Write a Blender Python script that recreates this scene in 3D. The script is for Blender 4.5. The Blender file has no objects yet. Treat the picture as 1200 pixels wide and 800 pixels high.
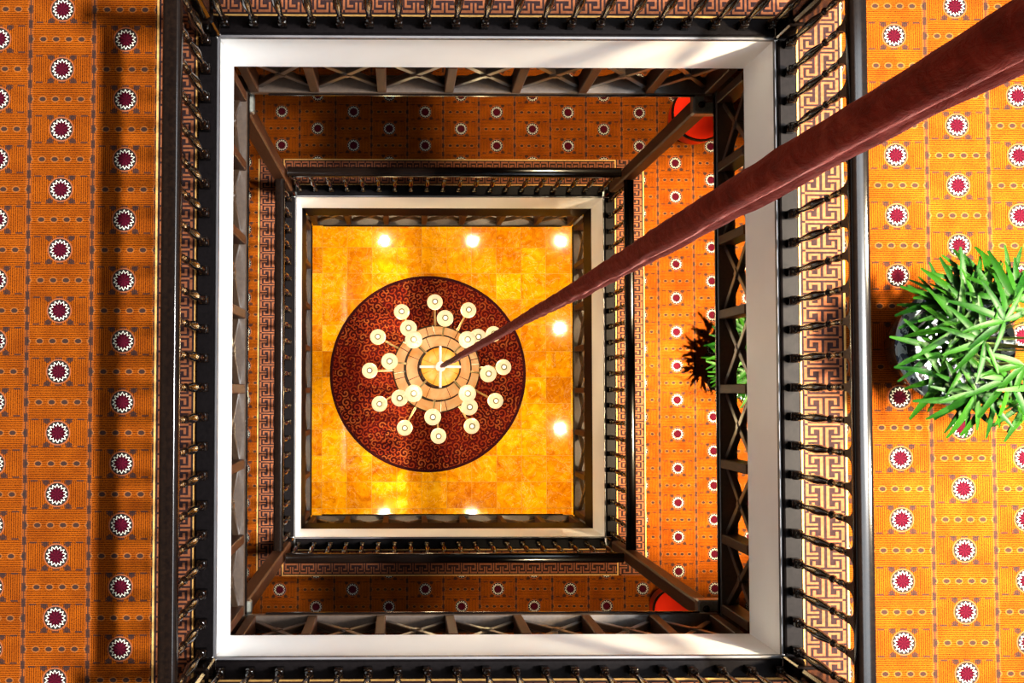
import bpy, math, random
from mathutils import Vector, Matrix, noise

# ------------------------------------------------------------------ camera, world, light
scene = bpy.context.scene
COL = scene.collection
PI = math.pi
CAM_Z = 17.2                      # height of the lens above the ground floor
cd = bpy.data.cameras.new('camera')
cam = bpy.data.objects.new('camera', cd)
COL.objects.link(cam)
cam.location = (0, 0, CAM_Z)
cam.rotation_euler = (math.radians(2.2906), math.radians(-0.8996), 0)
cd.sensor_fit = 'HORIZONTAL'
cd.sensor_width = 36.0
cd.lens = 36.0 * 1400 / 1200
cd.shift_x = (600 - 492) / 1200
cd.shift_y = 0.0
cd.clip_start = 0.05
scene.camera = cam

world = bpy.data.worlds.new('sky_light')
scene.world = world
world.use_nodes = True
bg = world.node_tree.nodes['Background']
bg.inputs[0].default_value = (0.80, 0.92, 1.0, 1)
bg.inputs[1].default_value = 0.95

def area(name, loc, target, sx, sy, e, col):
    l = bpy.data.lights.new(name, 'AREA'); l.shape = 'RECTANGLE'; l.size = sx; l.size_y = sy; l.energy = e; l.color = col
    o = bpy.data.objects.new(name, l); COL.objects.link(o); o.location = loc
    d = Vector(target) - Vector(loc)
    o.rotation_euler = (0, math.atan2(-d.x, -d.z), 0)          # long side stays along world Y
    return o
# daylight: the long roof light over the palm side of the stairwell, and the sun-bright strip of sky in it
area('roof_light', (4.6, .25, CAM_Z + 2.9), (1.5, .25, 10.7), 3.6, 7.6, 1700, (.84, .93, 1.0))
area('bright_sky_strip', (17.4, .25, 46.7), (.6, .25, 10.7), 1.3, 4.2, 80000, (1.0, .97, .93))

scene.view_settings.view_transform = 'Standard'
scene.view_settings.look = 'None'
scene.view_settings.exposure = 0.0
scene.view_settings.gamma = 1.0
scene.view_settings.use_curve_mapping = False

# ------------------------------------------------------------------ node helpers
class NT:
    def __init__(self, name):
        self.m = bpy.data.materials.new(name)
        self.m.use_nodes = True
        self.t = self.m.node_tree
        self.b = self.t.nodes['Principled BSDF']
    def n(self, typ, **kw):
        x = self.t.nodes.new(typ)
        for k, v in kw.items():
            setattr(x, k, v)
        return x
    def put(self, sock, v):
        if isinstance(v, bpy.types.NodeSocket):
            self.t.links.new(v, sock)
        else:
            sock.default_value = v
    def f(self, op, a, b=None, c=None, clamp=False):
        x = self.n('ShaderNodeMath', operation=op)
        x.use_clamp = clamp
        self.put(x.inputs[0], a)
        if b is not None: self.put(x.inputs[1], b)
        if c is not None: self.put(x.inputs[2], c)
        return x.outputs[0]
    def lt(self, a, b): return self.f('LESS_THAN', a, b)
    def gt(self, a, b): return self.f('GREATER_THAN', a, b)
    def mul(self, a, b): return self.f('MULTIPLY', a, b)
    def add(self, a, b): return self.f('ADD', a, b)
    def sub(self, a, b): return self.f('SUBTRACT', a, b)
    def ab(self, a): return self.f('ABSOLUTE', a)
    def box(self, u, v, w, h):            # 1 inside |u|<w, |v|<h
        return self.mul(self.lt(self.ab(u), w), self.lt(self.ab(v), h))
    def mix(self, fac, a, b):
        x = self.n('ShaderNodeMix', data_type='RGBA')
        self.put(x.inputs[0], fac)
        self.put(x.inputs[6], a if isinstance(a, bpy.types.NodeSocket) else (*a, 1))
        self.put(x.inputs[7], b if isinstance(b, bpy.types.NodeSocket) else (*b, 1))
        return x.outputs[2]
    def noise(self, scale, detail=3, vec=None, rough=.5, dist=0):
        x = self.n('ShaderNodeTexNoise')
        x.inputs['Scale'].default_value = scale
        x.inputs['Detail'].default_value = detail
        x.inputs['Roughness'].default_value = rough
        x.inputs['Distortion'].default_value = dist
        if vec is not None: self.t.links.new(vec, x.inputs['Vector'])
        return x.outputs[0]
    def objco(self):
        return self.n('ShaderNodeTexCoord').outputs['Object']
    def pos(self):
        return self.n('ShaderNodeNewGeometry').outputs['Position']
    def xyz(self, v):
        s = self.n('ShaderNodeSeparateXYZ')
        self.t.links.new(v, s.inputs[0])
        return s.outputs
    def ramp(self, fac, stops):
        x = self.n('ShaderNodeValToRGB')
        e = x.color_ramp.elements
        while len(e) > 1: e.remove(e[-1])
        e[0].position = stops[0][0]; e[0].color = (*stops[0][1], 1)
        for p, c in stops[1:]:
            k = e.new(p); k.color = (*c, 1)
        self.t.links.new(fac, x.inputs[0])
        return x.outputs[0]
    def bump(self, h, strength=.3, dist=.01):
        x = self.n('ShaderNodeBump')
        x.inputs['Strength'].default_value = strength
        x.inputs['Distance'].default_value = dist
        self.t.links.new(h, x.inputs['Height'])
        self.t.links.new(x.outputs[0], self.b.inputs['Normal'])
    def out(self, col=None, rough=.5, spec=.5, **kw):
        if col is not None:
            self.put(self.b.inputs['Base Color'], col if isinstance(col, bpy.types.NodeSocket) else (*col, 1))
        self.put(self.b.inputs['Roughness'], rough)
        self.put(self.b.inputs['Specular IOR Level'], spec)
        for k, v in kw.items():
            self.put(self.b.inputs[k.replace('_', ' ')], v)
        return self.m

def simple(name, c1, c2, scale=12, rough=.5, spec=.5, **kw):
    t = NT(name)
    nz = t.noise(scale, 4, t.objco())
    return t.out(t.ramp(nz, [(.3, c1), (.7, c2)]), rough, spec, **kw)

def carpet(name, x0, px, y0, py):
    t = NT(name)
    p = t.pos()
    X, Y, Z = t.xyz(p)
    col = t.f('DIVIDE', t.sub(X, x0), px)
    ci = t.f('ROUND', col)
    u = t.mul(t.sub(col, ci), px)
    par = t.ab(t.f('MODULO', ci, 2.0))
    row = t.sub(t.f('DIVIDE', t.sub(Y, y0), py), t.mul(par, .5))
    v = t.mul(t.sub(row, t.f('ROUND', row)), py)
    au, av = t.ab(u), t.ab(v)
    r = t.f('SQRT', t.add(t.mul(u, u), t.mul(v, v)))
    th = t.f('ARCTAN2', v, u)
    tri = t.f('PINGPONG', t.mul(th, 14 / (2 * PI)), .5)          # 0..0.5
    base = t.ramp(t.noise(7, 5, p), [(.3, (.120, .0235, .0008)), (.7, (.185, .0410, .0015))])
    # woven lines
    inframe = t.lt(av, .072)
    l1 = t.f('SINE', t.mul(X, 2 * PI / .0118))
    l2 = t.f('SINE', t.mul(Y, 2 * PI / .0118))
    ln = t.add(t.mul(l1, inframe), t.mul(l2, t.sub(1.0, inframe)))
    fine = t.noise(150, 3, p, .7)
    lnf = t.f('MULTIPLY_ADD', ln, .50, .46)
    lnf = t.add(lnf, t.mul(t.sub(fine, .5), 3.0))
    c = t.mix(t.f('MAXIMUM', t.mul(lnf, .80), 0.0, clamp=True), base, (.013, .0022, .0005))
    grey = (.012, .008, .008)
    # dot row on the cell edge
    cu = t.f('ADD', t.f('DIVIDE', u, px / 5), .5)
    du = t.mul(t.sub(cu, t.f('ROUND', cu)), px / 5)
    dv = t.sub(av, py / 2)
    dots = t.lt(t.add(t.mul(t.mul(du, du), 1 / (.017 ** 2)), t.mul(t.mul(dv, dv), 1 / (.012 ** 2))), 1.0)
    halo = t.lt(t.add(t.mul(t.mul(du, du), 1 / (.023 ** 2)), t.mul(t.mul(dv, dv), 1 / (.018 ** 2))), 1.0)
    c = t.mix(t.mul(halo, .38), c, (.20, .075, .02))
    c = t.mix(t.mul(dots, .93), c, grey)
    # dashed column line
    eu = t.sub(au, px / 2)
    q = t.f('DIVIDE', v, py / 4)
    qv = t.mul(t.sub(q, t.f('ROUND', q)), py / 4)
    line = t.lt(t.ab(eu), .0042)
    blob = t.box(eu, qv, .0105, .022)
    c = t.mix(t.mul(t.lt(t.ab(eu), .016), .14), c, (.20, .075, .03))
    c = t.mix(t.mul(t.f('MAXIMUM', t.mul(line, .7), t.mul(blob, .88)), 1.0), c, grey)
    # frame dashes
    fv = t.sub(av, .073)
    w = t.f('DIVIDE', u, .062)
    wu = t.mul(t.sub(w, t.f('ROUND', w)), .062)
    dash = t.box(wu, fv, .019, .0042)
    c = t.mix(t.mul(dash, .85), c, grey)
    tri4 = t.lt(t.add(t.ab(t.sub(au, .060)), t.mul(t.ab(t.sub(av, .062)), 1.3)), .021)
    c = t.mix(t.mul(tri4, .85), c, grey)
    # medallion
    c = t.mix(t.lt(r, .0675), c, (.15, .044, .018))
    c = t.mix(t.lt(r, .0610), c, (.013, .010, .009))
    zz = t.f('MULTIPLY_ADD', tri, .032, .0385)
    c = t.mix(t.lt(r, t.add(zz, .0020)), c, (.40, .40, .33))
    c = t.mix(t.lt(r, t.sub(zz, .0045)), c, (.020, .0010, .0038))
    pet = t.mul(t.gt(t.f('PINGPONG', t.mul(th, 8 / (2 * PI)), .5), .25), t.lt(r, .030))
    c = t.mix(t.mul(pet, .5), c, (.055, .0022, .008))
    t.bump(fine, .25, .004)
    return t.out(c, .9, .03)

MAT = {}
MAT['carpet_up_r'] = carpet('carpet_upper_right', 2.728, .3425, .956, .333)
MAT['carpet_up_l'] = carpet('carpet_upper_left', -1.855, .3460, .757, .3307)
MAT['carpet_low'] = carpet('carpet_lower', 2.734, .3565, .906, .337)
MAT['key_base'] = simple('border_ground', (.012, .006, .006), (.019, .010, .010), 60, .9, .03)
MAT['key_line'] = simple('border_key', (.115, .036, .015), (.155, .054, .024), 60, .9, .03)
MAT['key_edge'] = simple('border_edge', (.34, .18, .050), (.42, .25, .08), 60, .8, .05)

def wood(name, c1, c2, rough, coat):
    t = NT(name)
    mp = t.n('ShaderNodeMapping')
    mp.inputs['Scale'].default_value = (9, 9, 1.5)
    t.t.links.new(t.objco(), mp.inputs[0])
    nz = t.noise(6, 5, mp.outputs[0], .6, .4)
    m = t.out(t.ramp(nz, [(.3, c1), (.7, c2)]), rough, .5)
    t.b.inputs['Coat Weight'].default_value = coat
    t.b.inputs['Coat Roughness'].default_value = .12
    return m
MAT['wood'] = wood('ebony_wood', (.002, .0013, .0012), (.0055, .003, .002), .13, 0)
MAT['wood'].node_tree.nodes['Principled BSDF'].inputs['Specular IOR Level'].default_value = .17
MAT['plinth'] = wood('plinth_wood', (.002, .0015, .0016), (.004, .003, .0032), .45, 0)
MAT['plinth'].node_tree.nodes['Principled BSDF'].inputs['Specular IOR Level'].default_value = .024
MAT['wood_brown'] = wood('walnut_wood', (.026, .008, .003), (.058, .018, .006), .5, 0)
MAT['wood_brown'].node_tree.nodes['Principled BSDF'].inputs['Specular IOR Level'].default_value = .15
MAT['white'] = simple('white_paint', (.88, .88, .87), (.92, .92, .91), 3, .45, .4)
MAT['grey_lip'] = simple('grey_paint', (.05, .046, .05), (.07, .065, .07), 8, .45)
MAT['panelling'] = simple('tan_wall', (.26, .17, .10), (.32, .21, .13), 4, .8, .2)
MAT['plaster'] = simple('cream_plaster', (.55, .47, .36), (.62, .54, .42), 4, .8, .2)

def marble():
    t = NT('gold_marble')
    p = t.pos()
    oi = t.n('ShaderNodeObjectInfo').outputs['Random']
    vo = t.n('ShaderNodeVectorMath', operation='ADD')
    t.t.links.new(p, vo.inputs[0])
    cx = t.n('ShaderNodeCombineXYZ')
    t.put(cx.inputs[0], t.mul(oi, 37.0)); t.put(cx.inputs[1], t.mul(oi, 91.0))
    t.t.links.new(cx.outputs[0], vo.inputs[1])
    v = vo.outputs[0]
    a = t.noise(5, 8, v, .72, 1.2)
    c = t.ramp(a, [(.28, (.50, .120, .001)), (.46, (.78, .29, .001)), (.58, (.88, .40, .002)), (.72, (.95, .56, .03))])
    b = t.noise(34, 4, v, .6)
    c = t.mix(t.mul(t.gt(b, .60), .35), c, (.42, .12, .006))
    vein = t.f('LESS_THAN', t.ab(t.sub(t.noise(3.2, 6, v, .6, 2.0), .5)), .008)
    c = t.mix(t.mul(vein, .28), c, (1.0, .80, .40))
    k = t.f('MULTIPLY_ADD', oi, .34, -.17)
    hs = t.n('ShaderNodeHueSaturation')
    t.put(hs.inputs['Value'], t.add(k, 1.0))
    t.put(hs.inputs['Hue'], t.f('MULTIPLY_ADD', oi, .018, .491))
    t.t.links.new(c, hs.inputs['Color'])
    return t.out(hs.outputs[0], .055, .40)
MAT['marble'] = marble()
MAT['grout'] = simple('grout', (.60, .36, .06), (.70, .42, .08), 30, .7)

def rug():
    t = NT('rug_weave')
    p = t.pos()
    vor = t.n('ShaderNodeTexVoronoi')
    vor.inputs['Scale'].default_value = 10.5
    t.t.links.new(p, vor.inputs['Vector'])
    sc = t.n('ShaderNodeVectorMath', operation='SUBTRACT')
    t.t.links.new(p, sc.inputs[0]); t.t.links.new(vor.outputs['Position'], sc.inputs[1])
    dx, dy, dz = t.xyz(sc.outputs[0])
    r = t.f('SQRT', t.add(t.mul(dx, dx), t.mul(dy, dy)))
    th = t.f('ARCTAN2', dy, dx)
    rc, gc, bc = t.xyz(vor.outputs['Color'])
    sp = t.f('SINE', t.add(t.add(t.mul(r, 125.0), th), t.mul(rc, 6.28)))
    ln = t.mul(t.gt(sp, .35), t.lt(r, .085))
    big = t.noise(1.6, 3, p)
    ground = t.ramp(big, [(.35, (.026, .003, .004)), (.65, (.075, .005, .005))])
    lc = t.ramp(bc, [(.0, (.26, .026, .008)), (.6, (.36, .060, .012)), (1, (.42, .12, .03))])
    nz = t.noise(120, 2, p)
    c = t.mix(t.mul(ln, t.f('MULTIPLY_ADD', nz, .9, .15)), ground, lc)
    return t.out(c, .95, .05)
MAT['rug'] = rug()
MAT['rug_edge'] = simple('rug_binding', (.022, .004, .006), (.04, .008, .01), 60, .95, .05)

def velvet():
    t = NT('crimson_velvet')
    p = t.objco()
    nz = t.noise(26, 6, p, .7, .6)
    c = t.ramp(nz, [(.3, (.110, .005, .004)), (.5, (.21, .014, .010)), (.75, (.36, .060, .042))])
    mp = t.n('ShaderNodeMapping'); mp.inputs['Scale'].default_value = (1, 1, .22)
    t.t.links.new(p, mp.inputs[0])
    t.bump(t.noise(120, 5, mp.outputs[0], .65, .8), .9, .006)
    m = t.out(c, .85, .10)
    t.b.inputs['Sheen Weight'].default_value = .15
    t.b.inputs['Sheen Tint'].default_value = (1, .55, .45, 1)
    return m
MAT['velvet'] = velvet()
MAT['leaf'] = (lambda t: t.out(t.mix(t.n('ShaderNodeObjectInfo').outputs['Random'],
        t.ramp(t.noise(9, 3, t.objco()), [(.3, (.0005, .007, .0008)), (.7, (.002, .019, .0010))]), (.006, .030, .0010)),
          .45, .07, Transmission_Weight=0.0))(NT('palm_leaf'))
MAT['stem'] = simple('palm_stem', (.05, .11, .02), (.10, .14, .03), 20, .5)
MAT['soil'] = simple('soil', (.012, .009, .006), (.04, .028, .018), 60, .95)
MAT['pot'] = simple('black_glaze', (.006, .007, .010), (.018, .018, .024), 9, .12, .6)

def porcelain():
    t = NT('blue_white_porcelain')
    v = t.n('ShaderNodeTexVoronoi')
    v.inputs['Scale'].default_value = 26
    t.t.links.new(t.objco(), v.inputs['Vector'])
    nz = t.noise(22, 3, t.objco(), .5, 1.5)
    k = t.f('MAXIMUM', t.gt(v.outputs['Distance'], .52), t.gt(nz, .56))
    return t.out(t.mix(k, (.020, .032, .060), (.26, .33, .38)), .12, .35)
MAT['porcelain'] = porcelain()
MAT['red'] = simple('red_lacquer', (.42, .013, .001), (.50, .020, .002), 5, .4, .1)
MAT['red_fabric'] = simple('red_cushion', (.42, .010, .001), (.48, .014, .0015), 5, .7, .05)
MAT['brass'] = simple('pale_brass', (.62, .42, .16), (.80, .58, .26), 20, .3, .5, Metallic=.6)
MAT['iron'] = simple('dark_bronze', (.035, .020, .010), (.07, .04, .02), 20, .4, .5, Metallic=.4)

def glow(name, c1, c2, e, strength, scale):
    t = NT(name)
    col = t.ramp(t.noise(scale, 4, t.objco(), .5, .6), [(.3, c1), (.7, c2)])
    m = t.out(col, .35, .4)
    t.t.links.new(col, t.b.inputs['Emission Color'])
    t.b.inputs['Emission Strength'].default_value = strength
    return m
MAT['shade'] = glow('frosted_glass_lit', (.84, .68, .34), (.88, .74, .42), None, .90, 18)
MAT['bulb'] = glow('bulb_lit', (1, .93, .70), (1, .96, .80), None, 1.6, 9)
MAT['alabaster'] = glow('alabaster_lit', (.62, .24, .05), (.76, .44, .19), None, .80, 5)
MAT['alabaster_orange'] = glow('amber_glass_lit', (.66, .20, .01), (.80, .36, .05), None, .78, 9)
MAT['cream'] = simple('cream_enamel', (.88, .82, .66), (.92, .86, .72), 20, .35)
MAT['lens'] = glow('downlight_lens', (1, .80, .45), (1, .85, .52), None, 15, 5)

# ------------------------------------------------------------------ mesh helpers
class MB:
    def __init__(self):
        self.v, self.f, self.mi = [], [], []
    def quad(self, pts, mi=0):
        b = len(self.v); self.v += [tuple(p) for p in pts]
        self.f.append(tuple(range(b, b + len(pts)))); self.mi.append(mi)
    def box(self, c, s, M=None, bev=0):
        """box, bevelled on its vertical long faces when bev > 0"""
        cx, cy, cz = c; hx, hy, hz = s[0] / 2, s[1] / 2, s[2] / 2
        b = len(self.v)
        if bev <= 0:
            pts = [(x, y, z) for z in (-hz, hz) for x, y in ((-hx, -hy), (hx, -hy), (hx, hy), (-hx, hy))]
            fs = [(3, 2, 1, 0), (4, 5, 6, 7), (0, 1, 5, 4), (1, 2, 6, 5), (2, 3, 7, 6), (3, 0, 4, 7)]
        else:
            pts = []; k = bev
            rings = [(-hz, k), (-hz + k, 0), (hz - k, 0), (hz, k)]
            for z, i in rings:
                a, d = hx - i, hy - i
                e = k
                pts += [(-a + e, -d, z), (a - e, -d, z), (a, -d + e, z), (a, d - e, z), (a - e, d, z), (-a + e, d, z), (-a, d - e, z), (-a, -d + e, z)]
            fs = [tuple(range(7, -1, -1)), tuple(range(24, 32))]
            for q in range(3):
                for j in range(8):
                    fs.append((q * 8 + j, q * 8 + (j + 1) % 8, q * 8 + 8 + (j + 1) % 8, q * 8 + 8 + j))
        for p in pts:
            q = Vector(p)
            if M is not None: q = M @ q
            self.v.append((q.x + cx, q.y + cy, q.z + cz))
        for q in fs:
            self.f.append(tuple(b + i for i in q)); self.mi.append(0)
        return self
    def bar(self, a, b, w, h, up=(0, 0, 1), bev=0):
        """rectangular bar from a to b, w across, h along up"""
        a, b = Vector(a), Vector(b); d = (b - a); L = d.length; d.normalize()
        s = d.cross(Vector(up)).normalized(); t = s.cross(d).normalized()
        M = Matrix((s, t, d)).transposed()
        return self.box((a + b) / 2, (w, h, L), M, bev)
    def lathe(self, prof, n=16, c=(0, 0, 0), cap=True):
        b = len(self.v)
        for r, z in prof:
            for i in range(n):
                t = 2 * PI * i / n
                self.v.append((c[0] + r * math.cos(t), c[1] + r * math.sin(t), c[2] + z))
        for k in range(len(prof) - 1):
            for i in range(n):
                j = (i + 1) % n
                self.f.append((b + k * n + i, b + k * n + j, b + (k + 1) * n + j, b + (k + 1) * n + i)); self.mi.append(0)
        if cap:
            self.f.append(tuple(b + i for i in range(n - 1, -1, -1))); self.mi.append(0)
            e = b + (len(prof) - 1) * n
            self.f.append(tuple(e + i for i in range(n))); self.mi.append(0)
        return self
    def tube(self, pts, rad, n=8):
        b = len(self.v); pts = [Vector(p) for p in pts]
        for k, p in enumerate(pts):
            d = (pts[min(k + 1, len(pts) - 1)] - pts[max(k - 1, 0)]).normalized()
            ref = Vector((0, 0, 1)) if abs(d.z) < .9 else Vector((1, 0, 0))
            s = d.cross(ref).normalized(); t = s.cross(d)
            r = rad[k] if isinstance(rad, (list, tuple)) else rad
            for i in range(n):
                a = 2 * PI * i / n
                self.v.append(tuple(p + s * (r * math.cos(a)) + t * (r * math.sin(a))))
        for k in range(len(pts) - 1):
            for i in range(n):
                j = (i + 1) % n
                self.f.append((b + k * n + i, b + k * n + j, b + (k + 1) * n + j, b + (k + 1) * n + i)); self.mi.append(0)
        self.f.append(tuple(b + i for i in range(n - 1, -1, -1))); self.mi.append(0)
        e = b + (len(pts) - 1) * n
        self.f.append(tuple(e + i for i in range(n))); self.mi.append(0)
        return self
    def prism(self, poly, thick, M):
        """poly in local XZ, thickness along local Y (centred)"""
        n = len(poly); b = len(self.v)
        for y in (-thick / 2, thick / 2):
            for x, z in poly:
                self.v.append(tuple(M @ Vector((x, y, z))))
        self.f.append(tuple(b + i for i in range(n))); self.mi.append(0)
        self.f.append(tuple(b + n + i for i in range(n - 1, -1, -1))); self.mi.append(0)
        for i in range(n):
            j = (i + 1) % n
            self.f.append((b + j, b + i, b + n + i, b + n + j)); self.mi.append(0)
        return self
    def mesh(self, name, mats, smooth=False, ang=40):
        me = bpy.data.meshes.new(name)
        me.from_pydata(self.v, [], self.f)
        for m in (mats if isinstance(mats, (list, tuple)) else [mats]):
            me.materials.append(MAT[m])
        if len(set(self.mi)) > 1:
            me.polygons.foreach_set('material_index', self.mi)
        if smooth:
            me.polygons.foreach_set('use_smooth', [True] * len(me.polygons))
            me.set_sharp_from_angle(angle=math.radians(ang))
        me.update()
        return me
    def build(self, name, mats, parent=None, smooth=False, loc=None, ang=40):
        return link(name, self.mesh(name, mats, smooth, ang), parent, loc)

def link(name, me, parent=None, loc=None, rot=None):
    o = bpy.data.objects.new(name, me)
    COL.objects.link(o)
    if parent is not None: o.parent = parent
    if loc is not None: o.location = loc
    if rot is not None: o.rotation_euler = rot
    return o
def empty(name, loc=(0, 0, 0), rz=0):
    o = bpy.data.objects.new(name, None)
    o.empty_display_size = .1
    COL.objects.link(o)
    o.location = loc; o.rotation_euler = (0, 0, rz)
    return o
def tag(o, label, cat, group=None, kind=None):
    o['label'] = label; o['category'] = cat
    if group: o['group'] = group
    if kind: o['kind'] = kind
    return o
def copy_tree(o, parent=None):
    c = o.copy(); COL.objects.link(c); c.parent = parent
    for ch in list(o.children): copy_tree(ch, c)
    return c

# ------------------------------------------------------------------ the place: levels and openings (metres)
Z2 = CAM_Z - 6.5      # upper gallery floor
Z1 = CAM_Z - 11.8     # lower gallery floor
OP2 = (-1.008, 2.075, -1.452, 1.942)     # x0, x1, y0, y1 of the upper opening
OP1 = (-1.050, 2.022, -1.462, 1.920)
OUT = (-3.6, 5.2, -3.9, 4.2)             # inside faces of the outer walls
BIG = {'top': 'larger red', 'bottom': 'smaller drum'}
SIDES = ('left', 'right', 'top', 'bottom')
def frame(op, side):
    """start corner, direction along, outward direction, length"""
    x0, x1, y0, y1 = op
    if side == 'left':   return Vector((x0, y0, 0)), Vector((0, 1, 0)), Vector((-1, 0, 0)), y1 - y0
    if side == 'right':  return Vector((x1, y0, 0)), Vector((0, 1, 0)), Vector((1, 0, 0)), y1 - y0
    if side == 'top':    return Vector((x0, y1, 0)), Vector((1, 0, 0)), Vector((0, 1, 0)), x1 - x0
    return Vector((x0, y0, 0)), Vector((1, 0, 0)), Vector((0, -1, 0)), x1 - x0
def span_box(m, op, side, a, b, n0, n1, z0, z1, bev=0):
    """box along a side from a to b (metres along), n0..n1 outward, z0..z1 up"""
    s, u, n, L = frame(op, side)
    p = s + u * a + n * n0; q = s + u * b + n * n1
    c = ((p.x + q.x) / 2, (p.y + q.y) / 2, (z0 + z1) / 2)
    m.box(c, (abs(p.x - q.x), abs(p.y - q.y), abs(z1 - z0)), None, bev)
    return m

# ground floor: a bed of grout and single tiles
g = MB()
g.quad([(OUT[0], OUT[2], -.012), (OUT[1], OUT[2], -.012), (OUT[1], OUT[3], -.012), (OUT[0], OUT[3], -.012)])
g.box(((OUT[0] + OUT[1]) / 2, (OUT[2] + OUT[3]) / 2, -.115), (OUT[1] - OUT[0], OUT[3] - OUT[2], .2))
floor = g.build('floor', 'grout')
tag(floor, 'gold marble tiled floor of the ground floor hall', 'floor', kind='structure')
TX, TY, TX0, TY0 = .3585, .3750, -.0605, .173
tm = MB().box((0, 0, -.005), (TX - .005, TY - .005, .010), None, .0015).mesh('tile', 'marble')
for i in range(-7, 9):
    for j in range(-8, 9):
        x = TX0 + (i + .5) * TX; y = TY0 + (j + .5) * TY
        if -2.3 < x < 3.1 and -2.7 < y < 3.1:
            link('tile', tm, floor, (x, y, 0))

# gallery slabs: carpet strips laid round each opening, plaster beneath
def gallery(level, op, z, zc, mats, words):
    x0, x1, y0, y1 = op; e = .10
    X0, X1, Y0, Y1 = x0 - e, x1 + e, y0 - e, y1 + e
    rects = {'left': (OUT[0], X0, OUT[2], OUT[3]), 'right': (X1, OUT[1], OUT[2], OUT[3]),
             'top': (X0, X1, Y1, OUT[3]), 'bottom': (X0, X1, OUT[2], Y0)}
    for s in SIDES:
        a, b, c, d = rects[s]
        m = MB()
        m.box(((a + b) / 2, (c + d) / 2, z - .02), (b - a, d - c, .04))
        o = m.build('floor_%s_%s' % (level, s), mats[s])
        tag(o, words[s], 'carpet', kind='structure')
    # the slab itself seen from below
    a = .16
    rects = {'left': (OUT[0], x0 - a, OUT[2], OUT[3]), 'right': (x1 + a, OUT[1], OUT[2], OUT[3]),
             'top': (x0 - a, x1 + a, y1 + a, OUT[3]), 'bottom': (x0 - a, x1 + a, OUT[2], y0 - a)}
    m = MB()
    for s in SIDES:
        a, b, c, d = rects[s]
        m.box(((a + b) / 2, (c + d) / 2, (z - .05 + zc) / 2), (b - a, d - c, z - .05 - zc))
    o = m.build('ceiling_%s' % level, 'plaster')
    tag(o, 'cream plaster ceiling under the %s gallery' % level, 'ceiling', kind='structure')
gallery('upper', OP2, Z2, CAM_Z - 7.05, {'left': 'carpet_up_l', 'right': 'carpet_up_r', 'top': 'carpet_up_r', 'bottom': 'carpet_up_r'},
    {'left': 'shaded orange medallion carpet striped by the balustrade shadow on the upper gallery',
     'right': 'brightly lit orange medallion carpet under the large potted palm',
     'top': 'strip of upper carpet behind balusters on the larger red stool side', 'bottom': 'strip of upper carpet behind balusters on the smaller drum stool side'})
gallery('lower', OP1, Z1, CAM_Z - 12.3, {s: 'carpet_low' for s in SIDES},
    {'left': 'dark narrow strip of orange carpet on the lower gallery',
     'right': 'lower gallery carpet with two bright lamp patches beside the half hidden palm',
     'top': 'lower gallery carpet ending at the larger red drum stool', 'bottom': 'lower gallery carpet ending at the smaller drum stool'})

# outer walls
def wall(name, c, s, lab):
    tag(MB().box(c, s).build(name, 'panelling'), lab, 'wall', kind='structure')
hx, hy = (OUT[0] + OUT[1]) / 2, (OUT[2] + OUT[3]) / 2
ztop = CAM_Z + 3.0
wall('wall_left', (OUT[0] - .1, hy, ztop / 2), (.2, OUT[3] - OUT[2] + .4, ztop), 'cream plaster outer wall behind the shaded carpet')
wall('wall_top', (hx, OUT[3] + .1, ztop / 2), (OUT[1] - OUT[0], .2, ztop), 'cream plaster outer wall behind the galleries')
wall('wall_bottom', (hx, OUT[2] - .1, ztop / 2), (OUT[1] - OUT[0], .2, ztop), 'cream plaster outer wall behind the galleries')
wall('wall_right', (OUT[1] + .1, hy, (Z2 + .9) / 2), (.2, OUT[3] - OUT[2] + .4, Z2 + .9), 'cream plaster outer wall with low sill beyond the potted palm')
tag(MB().box(((OUT[0] + 2.2) / 2 - .1, hy, ztop + .1), (2.2 - OUT[0] + .2, OUT[3] - OUT[2] + .4, .2)).box((3.85, hy, ztop + .09), (.12, OUT[3] - OUT[2] + .4, .18)).build('ceiling_roof', 'wood'), 'unseen roof the red rope hangs from, added dark and part open to shape the light', 'ceiling', kind='structure')  # unseen roof, added dark and open on one side to shape sky light and reflections

# white fascias with a grey lip
KEYN = [0]
def fascias(op, z, zb, lvl):
    for s in SIDES:
        KEYN[0] += 1
        L = frame(op, s)[3]
        ext = .15 if s in ('top', 'bottom') else 0
        m = span_box(MB(), op, s, -ext, L + ext, 0, .15, zb, z)
        o = m.build('trim_%d' % KEYN[0], 'white')
        lab = {'left': 'white painted fascia brightly lit below the %s left balustrade', 'right': 'greyish shaded fascia of the %s opening under the rope',
               'top': 'white painted fascia of the %s opening on the larger red stool side', 'bottom': 'white painted fascia of the %s opening on the smaller drum stool side'}[s] % lvl
        if s == 'left': lab = 'brightest white painted fascia of the %s opening' % lvl
        tag(o, lab, 'fascia', kind='structure')
        lip = MB()
        span_box(lip, op, s, -.012 if not ext else -.15, L + (.012 if not ext else .15), -.012, .0, z - .035, z, 0)
        lip.build('lip', 'grey_lip', o)
fascias(OP2, Z2, CAM_Z - 7.14, 'upper')
fascias(OP1, Z1, CAM_Z - 12.62, 'lower')

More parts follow.
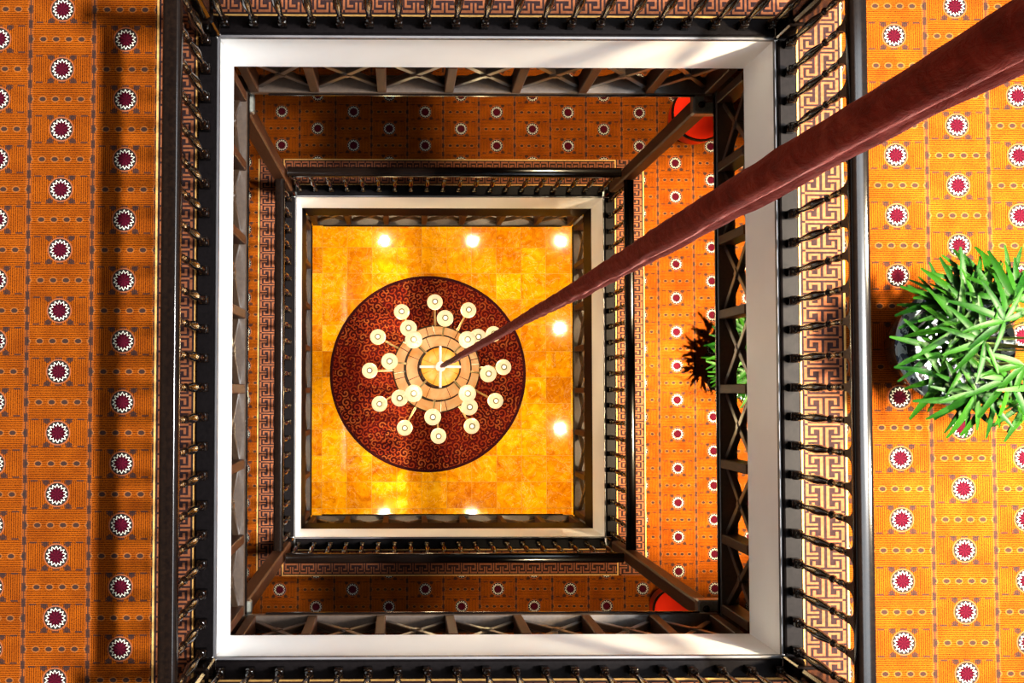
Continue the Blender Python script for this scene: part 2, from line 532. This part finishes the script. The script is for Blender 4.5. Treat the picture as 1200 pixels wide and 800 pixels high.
# greek key carpet border
HALF = ['0111111', '1000000', '1011110', '1010010', '1010010', '1000010', '1111010', '0000010']
ROWS = [h + h[-2::-1] for h in HALF]
PATT = ROWS + ROWS[6:0:-1]                # period of 14
def border(op, z, off, wid0, lvl, labels):
    x0, x1, y0, y1 = op
    cell = .0113; edge = .011; gap = .012
    for s in SIDES:
        wid = wid0 + (.03 if s == 'right' else 0)
        st, u, n, L = frame(op, s)
        ext = off + wid0 if s in ('left', 'right') else off
        st = st - u * ext; L = L + 2 * ext
        m = MB()
        def q(a, b, c, d, mi):
            P = [st + u * a + n * (off + c), st + u * b + n * (off + c), st + u * b + n * (off + d), st + u * a + n * (off + d)]
            if (P[1] - P[0]).cross(P[2] - P[1]).z < 0: P.reverse()
            m.quad([(p.x, p.y, z) for p in P], mi)
        q(0, L, 0, edge, 2); q(0, L, wid - edge, wid, 2)
        q(0, L, edge, edge + gap, 0); q(0, L, wid - edge - gap, wid - edge, 0)
        cw = (wid - 2 * edge - 2 * gap) / 13
        nr = int(L / cell)
        for r in range(nr):
            row = PATT[r % 14]; k = 0
            a, b = r * L / nr, (r + 1) * L / nr
            while k < 13:
                e = k
                while e < 13 and row[e] == row[k]: e += 1
                q(a, b, edge + gap + k * cw, edge + gap + e * cw, int(row[k])); k = e
        o = m.build('carpet_border', ['key_base', 'key_line', 'key_edge'])
        tag(o, labels[s], 'carpet border', 'key pattern borders of the %s gallery' % lvl)
border(OP2, Z2 + .003, .105, .225, 'upper', {
    'left': 'dark brown key pattern border under the shaded upper balustrade', 'right': 'pale key pattern border seen between balusters near the potted palm',
    'top': 'upper key pattern border behind balusters on the larger red stool side', 'bottom': 'upper key pattern border behind balusters on the smaller drum stool side'})
border(OP1, Z1 + .003, .105, .26, 'lower', {
    'left': 'darkest key pattern border beside the lower shaded balustrade', 'right': 'pale key pattern border along the brightly lit lower carpet',
    'top': 'lower key pattern border on the side of the larger red stool', 'bottom': 'lower key pattern border on the side of the smaller drum stool'})

# ------------------------------------------------------------------ balustrades
def baluster_mesh():
    m = MB()
    m.box((0, 0, .045), (.046, .046, .09), None, .004)
    prof = [(.012, .088), (.020, .092), (.023, .102), (.020, .112), (.013, .120), (.012, .132), (.018, .142), (.018, .152), (.012, .162),
            (.014, .20), (.019, .26), (.024, .33), (.026, .38), (.024, .43), (.017, .50), (.012, .545), (.011, .56), (.019, .572), (.021, .584), (.017, .596),
            (.011, .606), (.011, .63), (.016, .66), (.019, .70), (.017, .74), (.012, .775), (.018, .785), (.020, .795), (.013, .806), (.013, .815)]
    m.lathe(prof, 10)
    return m.mesh('baluster', 'wood', True, 50)
BAL = baluster_mesh()
RAILC = .050                     # rail centre line outside the opening edge
def balustrade(op, z, side, label, group, nbal, phase=0.0):
    st, u, n, L = frame(op, side)
    mid = st + u * (L / 2) + n * RAILC
    root = empty('balustrade', (mid.x, mid.y, z))
    tag(root, label, 'balustrade', group)
    # local frame: a = along, b = outward
    def loc(a, b, h): 
        p = u * a + n * b
        return (p.x, p.y, h)
    def prof_run(poly, h0, h1, name, mat):
        m = MB(); k = len(poly); b0 = len(m.v)
        for a in (-h0, h1):
            for (b, h) in poly: m.v.append(loc(a, b, h))
        for i in range(k):
            j = (i + 1) % k
            m.f.append((i, j, k + j, k + i)); m.mi.append(0)
        m.f.append(tuple(range(k - 1, -1, -1))); m.f.append(tuple(range(k, 2 * k))); m.mi += [0, 0]
        me = m.mesh(name, mat, True, 35)
        import bmesh
        bm = bmesh.new(); bm.from_mesh(me); bmesh.ops.recalc_face_normals(bm, faces=bm.faces); bm.to_mesh(me); bm.free()
        return link(name, me, root)
    hl = L / 2 - .019
    # plinth on the slab edge
    prof_run([(-RAILC, -.02), (-RAILC, .022), (-RAILC + .008, .03), (.042, .03), (.050, .022), (.050, -.02)], hl, hl, 'plinth', 'plinth')
    # moulded handrail
    hr = L / 2 - .019
    R = [(-.026, .955), (-.034, .966), (-.038, .980), (-.043, .990), (-.045, 1.010), (-.043, 1.030), (-.038, 1.042), (-.030, 1.048), (-.024, 1.050),
         (.024, 1.050), (.030, 1.048), (.038, 1.042), (.043, 1.030), (.045, 1.010), (.043, .990), (.038, .980), (.034, .966), (.026, .955)]
    prof_run(R, hr, hr, 'handrail', 'wood')
    # arcaded board under the rail: an arch between every two balusters
    p = (L - .10) / nbal
    poly = [(-(L / 2 - .02), .957), (-(L / 2 - .02), .80)]
    for i in range(nbal + 1):
        c = -(L - .10) / 2 + i * p + phase
        if i < nbal:
            for k in range(0, 11):
                t = PI - PI * k / 10
                poly.append((c + p / 2 + (p / 2 - .013) * math.cos(t),   .80 + .125 * math.sin(t) ** .6))
    poly += [((L / 2 - .02), .80), ((L / 2 - .02), .957)]
    M = Matrix(((u.x, n.x, 0), (u.y, n.y, 0), (0, 0, 1)))
    MB().prism(poly, .030, M).build('arch_board', 'wood_brown', root)
    for i in range(nbal + 1):
        c = -(L - .10) / 2 + i * p + phase
        link('baluster', BAL, root, loc(c, 0, .03))
    return root
balustrade(OP2, Z2, 'left', 'dark balustrade whose rail shadow stripes the shaded upper carpet', 'upper balustrades', 21)
balustrade(OP2, Z2, 'right', 'dark balustrade beside the large palm, crossed by the red rope', 'upper balustrades', 21)
for s in ('top', 'bottom'):
    balustrade(OP2, Z2, s, 'upper balusters with handrail out of view, on the %s stool side' % BIG[s], 'upper balustrades', 19)
balustrade(OP1, Z1, 'left', 'dark lower balustrade beside the darkest strip of carpet', 'lower balustrades', 21)
balustrade(OP1, Z1, 'right', 'dark lower balustrade facing the bright lamp patches on the carpet', 'lower balustrades', 21)
balustrade(OP1, Z1, 'top', 'dark lower balustrade on the side of the larger red stool', 'lower balustrades', 19)
balustrade(OP1, Z1, 'bottom', 'dark lower balustrade on the side of the smaller drum stool', 'lower balustrades', 19)

# corner posts
def post(x, y, z, h, name, label, group, cap):
    root = empty(name, (x, y, z)); tag(root, label, 'post', group)
    MB().box((0, 0, .12), (.135, .135, .24), None, .008).build('base', 'wood', root)
    MB().box((0, 0, .24 + (h - .24) / 2), (.112, .112, h - .24), None, .012).build('shaft', 'wood_brown' if cap else 'wood', root)
    if cap:
        m = MB(); m.box((0, 0, h - .09), (.25, .25, .10), None, .010); m.box((0, 0, h - .17), (.17, .17, .06), None, .01)
        c = m.build('capital', 'cap_grey', root)
        sx = -1 if x > 0 else 1; sy = -1 if y > 0 else 1
        MB().lathe([(.004, 0), (.018, .004), (.024, .018), (.018, .034), (.004, .04)], 10, (sx * .075, sy * .07, h - .04)).build('bead', 'wood', c, True)
    else:
        m = MB(); m.box((0, 0, h + .02), (.14, .14, .04), None, .01); m.lathe([(.03, h + .04), (.055, h + .06), (.06, h + .10), (.045, h + .14), (.01, h + .155)], 14)
        m.build('finial', 'wood', root, True)
MAT['cap_grey'] = wood('greyed_wood', (.055, .055, .045), (.10, .10, .085), .4, .2)
corner_words1 = {('l', 't'): 'square dark post with grey capital, no stool behind, on the larger stool side', ('r', 't'): 'square brown corner post rising beside the larger red stool',
                 ('l', 'b'): 'square dark post with grey capital, no stool behind, on the smaller stool side', ('r', 'b'): 'square brown corner post rising beside the smaller drum stool'}
newel_words = {('l', 't'): 'thick dark upper newel away from the palm, on the larger stool side', ('r', 't'): 'thick dark upper newel on the palm side, above the larger red stool',
               ('l', 'b'): 'thick dark upper newel away from the palm, on the smaller stool side', ('r', 'b'): 'thick dark upper newel on the palm side, above the smaller drum stool'}
for kx, ky in corner_words1:
    x = OP1[0] - RAILC - .01 if kx == 'l' else OP1[1] + RAILC + .01
    y = OP1[3] + RAILC if ky == 't' else OP1[2] - RAILC
    post(x, y, Z1 + .03, (CAM_Z - 7.86) - Z1 - .03, 'corner_post', corner_words1[(kx, ky)], 'lower gallery corner posts', True)
    x = OP2[0] - RAILC if kx == 'l' else OP2[1] + RAILC
    y = OP2[3] + RAILC if ky == 't' else OP2[2] - RAILC
    post(x, y, Z2 + .03, 1.1, 'newel_post', newel_words[(kx, ky)], 'upper newel posts', False)

# ------------------------------------------------------------------ fretwork friezes under the fascias
def frieze(op, side, zt, zb, label, group, npan, beam=0):
    st, u, n, L = frame(op, side)
    mid = st + u * (L / 2)
    root = empty('frieze', (mid.x, mid.y, zb)); tag(root, label, 'frieze', group)
    H = zt - zb
    TH = .12
    def P(a, b, h):
        q = u * a + n * b
        return Vector((q.x, q.y, h))
    def bx(name, a0, a1, b0, b1, h0, h1, mat='wood_brown', bev=.004, par=root):
        p, q = P(a0, b0, h0), P(a1, b1, h1)
        return MB().box((p + q) / 2, (abs(p.x - q.x), abs(p.y - q.y), abs(p.z - q.z)), None, bev).build(name, mat, par)
    hl = L / 2 + (TH if side in ('left', 'right') else -.014)
    cl = .03 if side in ('left', 'right') else .046
    if beam:
        bx('beam', -hl, hl, .0, TH, H - beam, H, 'plinth', .006)
    top = H - beam
    bx('top_rail', -hl, hl, .02, TH - .02, top - .05, top)
    br = bx('bottom_rail', -hl, hl, .0, TH, 0, .055, 'frieze_rail', .006)
    bx('bead', -hl + TH, hl - TH, -.012, 0, .018, .038, 'wood', .003, br)
    pw = L / npan
    for i in range(npan + 1):
        a = -L / 2 + i * pw
        a = max(-L / 2 + cl, min(L / 2 - cl, a))
        mu = bx('mullion', a - .030, a + .030, .004, TH - .004, .055, top - .05, 'wood_brown', .005)
        if 0 < i < npan:
            c = P(a, .03, 0)
            MB().lathe([(.006, -.075), (.022, -.066), (.028, -.045), (.020, -.022), (.030, -.008), (.030, .002)], 10, c).build('pendant', 'wood', mu, True)
    for i in range(npan):
        a0 = max(-L / 2 + i * pw, -L / 2 + cl) + .03; a1 = min(-L / 2 + (i + 1) * pw, L / 2 - cl) - .03
        h0, h1 = .055, top - .05
        b = TH / 2
        m1 = MB().bar(P(a0, b - .004, h0), P(a1, b - .004, h1), .044, .040, n, .004); m1.build('brace', 'frieze_rail', root)
        m2 = MB().bar(P(a0, b + .004, h1), P(a1, b + .004, h0), .044, .040, n, .004); m2.build('brace', 'frieze_rail', root)
        c = P((a0 + a1) / 2, b, (h0 + h1) / 2)
        M = Matrix.Rotation(PI / 4, 3, u.cross(Vector((0, 0, 1)))) 
        MB().box(c, (.06, .06, .06), M, .008).build('boss', 'frieze_rail', root)
MAT['frieze_rail'] = wood('polished_frieze_wood', (.018, .010, .006), (.036, .021, .012), .36, .15)
frieze(OP2, 'left', CAM_Z - 7.14, CAM_Z - 7.83, 'greyish glinting fretwork frieze facing the bright window light', 'upper fretwork friezes', 7)
frieze(OP2, 'right', CAM_Z - 7.14, CAM_Z - 7.83, 'dark brown fretwork frieze half hiding the lower palm', 'upper fretwork friezes', 7)
frieze(OP2, 'top', CAM_Z - 7.14, CAM_Z - 7.83, 'upper frieze of crossed braces above the larger red stool', 'upper fretwork friezes', 7)
frieze(OP2, 'bottom', CAM_Z - 7.14, CAM_Z - 7.83, 'upper frieze of crossed braces above the smaller drum stool', 'upper fretwork friezes', 7)
for s in SIDES:
    lab = {'left': 'narrow dark frieze edging the marble hall, seen nearly edge on', 'right': 'dark frieze with orange lit mullions edging the marble hall under the rope',
           'top': 'dark frieze edging the marble hall on the larger red stool side', 'bottom': 'dark frieze edging the marble hall on the smaller drum stool side'}[s]
    frieze(OP1, s, CAM_Z - 12.62, CAM_Z - 14.0, lab, 'lower fretwork friezes', 7, .55)

# ------------------------------------------------------------------ rug, chandelier, rope
AX, AY = .387, .222
rg = empty('round_rug', (AX, AY, 0))
tag(rg, 'round maroon rug with orange scrollwork under the chandelier', 'rug')
MB().lathe([(1.37, 0), (1.37, .014)], 96).build('pile', 'rug', rg)
MB().lathe([(1.37, .0), (1.41, .0), (1.412, .010), (1.405, .016), (1.37, .016)], 96, cap=False).build('binding', 'rug_edge', rg, True)

ZC = CAM_Z - 13.2                                       # bottom of the chandelier
ch = empty('chandelier', (AX, AY, ZC))
tag(ch, 'three tier chandelier with amber glass rings and cream shades on a red rope', 'chandelier')
def DZ(D): return CAM_Z - D - ZC
MB().lathe([(.012, DZ(13.3)), (.05, DZ(13.25)), (.055, DZ(13.1)), (.022, DZ(13.0)), (.022, DZ(12.5)), (.045, DZ(12.42)), (.022, DZ(12.3)), (.022, DZ(11.75)), (.05, DZ(11.7)), (.05, DZ(11.66)), (.02, DZ(11.635))], 16).build('stem', 'cream', ch, True)
def tier(Dtop, Dbot, r0, r1, npan, mat, a0):
    """ring of sloping glass panels between an upper (r0) and a lower (r1) metal rim"""
    zt, zb = DZ(Dtop), DZ(Dbot)
    for k in range(npan):
        b = a0 + 2 * PI * k / npan; e = a0 + 2 * PI * (k + 1) / npan; g_ = .010
        m = MB(); seg = 5; vs = []
        for th in (0, -.008):
            for r, z in ((r0, zt), ((r0 + r1) / 2, (zt + zb) / 2 + .02), (r1, zb)):
                for i in range(seg + 1):
                    t = b + g_ + (e - b - 2 * g_) * i / seg
                    vs.append(((r + th * .4) * math.cos(t), (r + th * .4) * math.sin(t), z + th))
        m.v = vs; n1 = seg + 1
        for L_, fl in ((0, 1), (3 * n1, 0)):
            for rr in range(2):
                for i in range(seg):
                    q = [L_ + rr * n1 + i, L_ + (rr + 1) * n1 + i, L_ + (rr + 1) * n1 + i + 1, L_ + rr * n1 + i + 1]
                    m.f.append(tuple(q if fl else q[::-1])); m.mi.append(0)
        m.build('glass_panel', mat, ch, True)
    for r, z, w in ((r0, zt, .007), (r1, zb, .010)):
        mm = MB()
        N_ = 48; prof = [(w, 0), (0, w), (-w, 0), (0, -w)]
        for i in range(N_):
            t = 2 * PI * i / N_
            for pr, pz in prof: mm.v.append(((r + pr) * math.cos(t), (r + pr) * math.sin(t), z + pz))
        for i in range(N_):
            j = (i + 1) % N_
            for k in range(4):
                l = (k + 1) % 4
                mm.f.append((i * 4 + k, j * 4 + k, j * 4 + l, i * 4 + l)); mm.mi.append(0)
        mm.build('rim', 'iron', ch, True)
tier(12.98, 13.06, .352, .471, 8, 'alabaster', .25)
tier(12.36, 12.42, .212, .339, 8, 'alabaster', PI / 8)
tier(11.78, 11.80, .03, .197, 8, 'alabaster_orange', PI / 8)
for k in range(4):                                       # cream cross bars of the crown
    t = k * PI / 2 + .0
    m = MB().bar((.02 * math.cos(t), .02 * math.sin(t), DZ(11.74)), (.205 * math.cos(t), .205 * math.sin(t), DZ(11.76)), .026, .02, (0, 0, 1), .003)
    m.build('cross_bar', 'cream', ch)
    t += PI / 4
    MB().tube([(.02 * math.cos(t), .02 * math.sin(t), DZ(11.76)), (.33 * math.cos(t), .33 * math.sin(t), DZ(12.34))], .005, 6).build('stay', 'iron', ch)
for k in range(8):
    t = k * PI / 4 + .1
    MB().tube([(.335 * math.cos(t), .335 * math.sin(t), DZ(12.40)), (.465 * math.cos(t), .465 * math.sin(t), DZ(13.03))], .006, 6).build('stay', 'iron', ch)
sh_prof = [(.016, .062), (.026, .060), (.045, .052), (.066, .032), (.080, .004), (.085, -.022), (.083, -.024), (.077, .002), (.062, .028), (.040, .046), (.016, .052)]
SHADE = MB().lathe(sh_prof, 28, cap=False).mesh('shade', 'shade', True, 60)
BULB = MB().lathe([(.006, .085), (.014, .082), (.017, .075), (.016, .064), (.006, .062)], 12).mesh('bulb', 'bulb', True)
COLLAR = MB().lathe([(.028, .060), (.028, .072), (.020, .074), (.020, .062)], 20, cap=False).mesh('collar', 'cap_brass', True) if 'cap_brass' in MAT else None
MAT['cap_brass'] = simple('antique_brass', (.30, .24, .12), (.46, .38, .20), 30, .4)
COLLAR = MB().lathe([(.034, .054), (.033, .068), (.022, .070), (.020, .060)], 20, cap=False).mesh('collar', 'cap_brass', True)
for cnt, D, R_, r_in, a0 in ((4, 11.70, .372, .19, PI / 4), (8, 12.20, .508, .33, math.radians(82.8)), (12, 12.98, .728, .46, math.radians(91.5))):
    for k in range(cnt):
        t = a0 + 2 * PI * k / cnt
        c, s = math.cos(t), math.sin(t)
        z = DZ(D)
        arm = MB().tube([(r_in * c, r_in * s, z - .075), ((r_in * .65 + R_ * .35) * c, (r_in * .65 + R_ * .35) * s, z - .13), ((r_in * .25 + R_ * .75) * c, (r_in * .25 + R_ * .75) * s, z - .13),
                         (R_ * .985 * c, R_ * .985 * s, z - .08), (R_ * c, R_ * s, z + .05)], [.011, .010, .010, .010, .010], 8).build('arm', 'brass', ch, True)
        link('shade', SHADE, arm, (R_ * c, R_ * s, z))
        link('collar', COLLAR, arm, (R_ * c, R_ * s, z))
        link('bulb', BULB, arm, (R_ * c, R_ * s, z - .008))
def point(name, loc, e, col, rad):
    l = bpy.data.lights.new(name, 'POINT'); l.energy = e; l.color = col; l.shadow_soft_size = rad
    o = bpy.data.objects.new(name, l); COL.objects.link(o); o.location = loc
    return o
for k in range(6):
    t = k * PI / 3 + .5
    point('chandelier_lamp', (AX + .60 * math.cos(t), AY + .60 * math.sin(t), ZC - .12), 14, (1, .74, .38), .10)

for k in range(4):
    t = PI / 4 + k * PI / 2
    point('chandelier_crown_fill', (AX + .25 * math.cos(t), AY + .25 * math.sin(t), CAM_Z - 11.70 + .30), 3.2, (1, .87, .66), .04)  # added fill lights hovering over the crown to whiten its bars; no bulbs there
# rope sleeve
def rope():
    m = MB(); n = 28
    zt, zb = CAM_Z + 2.995, CAM_Z - 11.62
    rings = 520
    RT = [(-4, .020), (.6, .0200), (.9, .0175), (1.4, .0195), (2.35, .0180), (4.2, .0145), (7, .0175), (9, .0195), (12, .018)]
    for k in range(rings + 1):
        z = zt + (zb - zt) * k / rings
        D = CAM_Z - z
        rad = .020
        for (d0, r0), (d1, r1) in zip(RT, RT[1:]):
            if d0 <= D < d1: rad = r0 + (r1 - r0) * (D - d0) / (d1 - d0)
        if D > 11.3: rad *= max(.5, 1 - (D - 11.3) * 1.2)
        wob = Vector((noise.noise((0.3, 0, z * .55)) * .006, noise.noise((7.7, 0, z * .5)) * .006, 0))
        for i in range(n):
            t = 2 * PI * i / n
            q = 1 + .12 * noise.noise((math.cos(t) * 1.4, math.sin(t) * 1.4, z * 3.5)) + .16 * noise.noise((math.cos(t) * 2.5 + 9, math.sin(t) * 2.5, z * 16)) * min(1, .25 + max(0, D - .8) * .5)
            ridge = math.exp(-((t - 5.55) / .16) ** 2) * (.50 + .25 * noise.noise((3, 5, z * 4)))
            gro = -math.exp(-((t - 5.15) / .16) ** 2) * .16
            rr = rad * (q + ridge + gro)
            m.v.append((AX + wob.x + rr * math.cos(t), AY + wob.y + rr * math.sin(t), z))
    for k in range(rings):
        for i in range(n):
            j = (i + 1) % n
            m.f.append((k * n + j, k * n + i, (k + 1) * n + i, (k + 1) * n + j)); m.mi.append(0)
    m.f.append(tuple(range(n))); m.f.append(tuple(rings * n + i for i in range(n - 1, -1, -1))); m.mi += [0, 0]
    o = m.build('rope_sleeve', 'velvet', None, True, ang=70)
    tag(o, 'dark red velvet sleeved rope stretched down to the chandelier', 'rope')
rope()

# ------------------------------------------------------------------ potted palms
def leaf_mesh(k):
    rnd = random.Random(k)
    m = MB(); seg = 7
    w0 = .082
    dr = .18 + .12 * rnd.random(); bend = (rnd.random() - .5) * .12
    for i in range(seg + 1):
        s = i / seg
        w = w0 * (math.sin(PI * min(1, s * .86 + .10)) ** .6) * (1 - .25 * s)
        if i == seg: w = w0 * .30
        if i == 0: w = w0 * .20
        z = -dr * s * s
        y = bend * s * s
        m.v += [(s, y - w, z + w * .30), (s, y, z - w * .05), (s, y + w, z + w * .30)]
    for i in range(seg):
        for j in range(2):
            m.f.append((i * 3 + j, i * 3 + 3 + j, i * 3 + 4 + j, i * 3 + 1 + j)); m.mi.append(0)
    return m.mesh('leaflet', 'leaf', True, 180)
LEAVES = [leaf_mesh(k) for k in range(4)]
def palm(loc, label, seed):
    rnd = random.Random(seed)
    root = empty('potted_palm', loc); tag(root, label, 'potted plant', 'potted palms')
    pr = [(.175, 0), (.190, .012), (.205, .06), (.245, .18), (.280, .32), (.288, .41), (.280, .435)]
    pot = MB().lathe(pr, 40).build('pot', 'pot', root, True)
    rim = [(.262, .405), (.285, .425), (.307, .438), (.312, .450), (.305, .460), (.270, .452), (.238, .430), (.225, .395), (.225, .36)]
    MB().lathe(rim, 48, cap=False).build('rim', 'porcelain', pot, True)
    MB().lathe([(.228, .36), (.228, .375), (.12, .392), (.02, .398)], 32).build('soil', 'soil', root, True)
    nf = 36
    for k in range(nf):
        az = k * 2.39996 + rnd.uniform(-.3, .3)
        f = math.sqrt((k + .5) / nf)
        rr = .05 + .30 * f + rnd.uniform(-.03, .03)
        h = .98 - .36 * f + rnd.uniform(-.05, .06)
        c, s = math.cos(az), math.sin(az)
        b = Vector((.07 * rnd.uniform(-1, 1) + .03 * c, .07 * rnd.uniform(-1, 1) + .03 * s, .39))
        tip = Vector((rr * c + .13, rr * s, h))
        mid = Vector((b.x * .6 + tip.x * .4, b.y * .6 + tip.y * .4, b.z * .35 + tip.z * .65))
        fr = MB().tube([b, (b + mid) / 2, mid, (mid + tip) / 2 + Vector((0, 0, .02)), tip], [.006, .0055, .005, .0045, .004], 6).build('frond', 'stem', root, True)
        nl = 8
        out_t = .25 + .55 * f
        for i in range(nl):
            sp = (i / (nl - 1) - .5) * 2 * math.radians(112) + rnd.uniform(-.08, .08)
            a = az + sp
            el = math.radians(rnd.uniform(-8, 22)) - out_t * .45 * math.cos(sp)
            ln = rnd.uniform(.19, .27) * (1 - .18 * abs(sp) / 2)
            o = link('leaflet', LEAVES[rnd.randrange(4)], fr, tip)
            o.rotation_euler = (rnd.uniform(-.4, .4), -el, a)
            o.scale = (ln, ln * 1.0, ln)
    return root
pl = palm((2.83, .225, Z2), 'large leafy palm in black and blue porcelain pot on the bright carpet', 5)
p2 = copy_tree(pl)
p2.location = (3.33, .20, Z1); p2.rotation_euler = (0, 0, 1.3)
p2['label'] = 'green palm mostly hidden behind the frieze on the lower gallery'

# ------------------------------------------------------------------ drum stools in the lower corners
def drum(loc, R_, h, label):
    root = empty('drum_stool', loc); tag(root, label, 'stool', 'red drum stools')
    MB().lathe([(R_ * .70, 0), (R_ * .78, .02), (R_ * .92, h * .28), (R_ * .97, h * .5), (R_ * .94, h * .72), (R_ * .90, h * .86)], 40).build('body', 'red', root, True)
    MB().lathe([(R_ * .70, .0), (R_ * .80, .0), (R_ * .82, .035), (R_ * .76, .035)], 40, cap=False).build('foot_ring', 'wood', root, True)
    MB().lathe([(R_ * .88, h * .84), (R_ * 1.02, h * .85), (R_ * 1.04, h * .90), (R_ * 1.0, h * .94), (R_ * .88, h * .94)], 40).build('rim', 'wood', root, True)
    MB().lathe([(R_ * .96, h * .94), (R_ * .97, h * .97), (R_ * .90, h), (R_ * .5, h * 1.02), (.02, h * 1.025)], 40).build('cushion', 'red_fabric', root, True)
drum((2.88, 2.66, Z1), .27, .48, 'larger bright red drum stool partly behind a corner post')
drum((2.60, -2.10, Z1), .20, .42, 'smaller orange red drum stool peeking out by a corner post')

# ------------------------------------------------------------------ recessed downlights
def downlight(x, y, z, e, ang, label, group, col=(1, .78, .48), aim=None):
    root = empty('downlight', (x, y, z)); tag(root, label, 'downlight', group)
    MB().lathe([(.055, -.002), (.085, -.002), (.088, -.010), (.080, -.014), (.055, -.008)], 24, cap=False).build('ring', 'brass', root, True)
    MB().lathe([(.055, -.006), (.02, -.005)], 24).build('lens', 'lens', root)
    l = bpy.data.lights.new('downlight_beam', 'SPOT'); l.energy = e; l.color = col; l.spot_size = math.radians(ang); l.spot_blend = .8; l.shadow_soft_size = .05
    o = bpy.data.objects.new('downlight_beam', l); COL.objects.link(o); o.parent = root; o.location = (0, 0, -.03)
    if aim is not None:
        d = Vector(aim) - Vector((x, y, z - .03))
        o.rotation_euler = d.to_track_quat('-Z', 'Y').to_euler()
zg = CAM_Z - 12.3 
for x, y in ((-.31, 2.75), (1.32, 2.75), (2.96, 2.75), (2.94, 1.13), (2.94, -.72), (-1.95, 1.2), (-1.95, -.7), (-.3, -2.3), (1.3, -2.3)):
    downlight(x, y, zg, 330 if x > 2 else (190 if x < -1 else 240), 120, 'small recessed downlight in the hall ceiling shining on gold marble', 'hall downlights', aim=(.5 + (x - .5) * .45, .2 + (y - .2) * .45, 0))
zl = CAM_Z - 7.05
for x, y, e, tgt in ((3.70, 1.05, 12500, (3.12, 1.05)), (3.70, -.52, 14000, (3.12, -.52)), (1.75, 3.2, 2300, (1.7, 2.9)), (1.6, -2.7, 1300, (1.6, -2.5))):
    downlight(x, y, zl, e, 38, 'small recessed downlight in the lower gallery ceiling', 'lower gallery downlights', aim=(tgt[0], tgt[1], Z1))

def pendant(x, y, z, e, aim):  # unseen lamps for the carpet's bright patches; cord and shade are invented
    root = empty('pendant_lamp', (x, y, z)); tag(root, 'unseen warm lamp in an invented pendant form over the bright carpet by the palm', 'lamp', 'pendant lamps over the palm')
    MB().tube([(0, 0, .16), (0, 0, CAM_Z + 3.0 - z)], .006, 6).build('cord', 'iron', root)
    MB().lathe([(.02, .17), (.05, .15), (.12, .05), (.16, 0), (.155, 0), (.115, .05), (.045, .14), (.02, .15)], 24, cap=False).build('shade', 'iron', root, True)
    MB().lathe([(.01, .03), (.035, .05), (.04, .08), (.02, .13)], 14).build('bulb', 'bulb', root, True)
    l = bpy.data.lights.new('pendant_beam', 'SPOT'); l.energy = e; l.color = (1, .84, .58); l.spot_size = math.radians(66); l.spot_blend = 1.0; l.shadow_soft_size = .12
    o = bpy.data.objects.new('pendant_beam', l); COL.objects.link(o); o.parent = root; o.location = (0, 0, -.03)
    o.rotation_euler = (Vector(aim) - Vector((x, y, z))).to_track_quat('-Z', 'Y').to_euler()
pendant(3.85, .98, Z2 + 3.2, 7000, (2.95, .95, Z2))
pendant(3.85, -.62, Z2 + 3.2, 7000, (2.95, -.58, Z2))
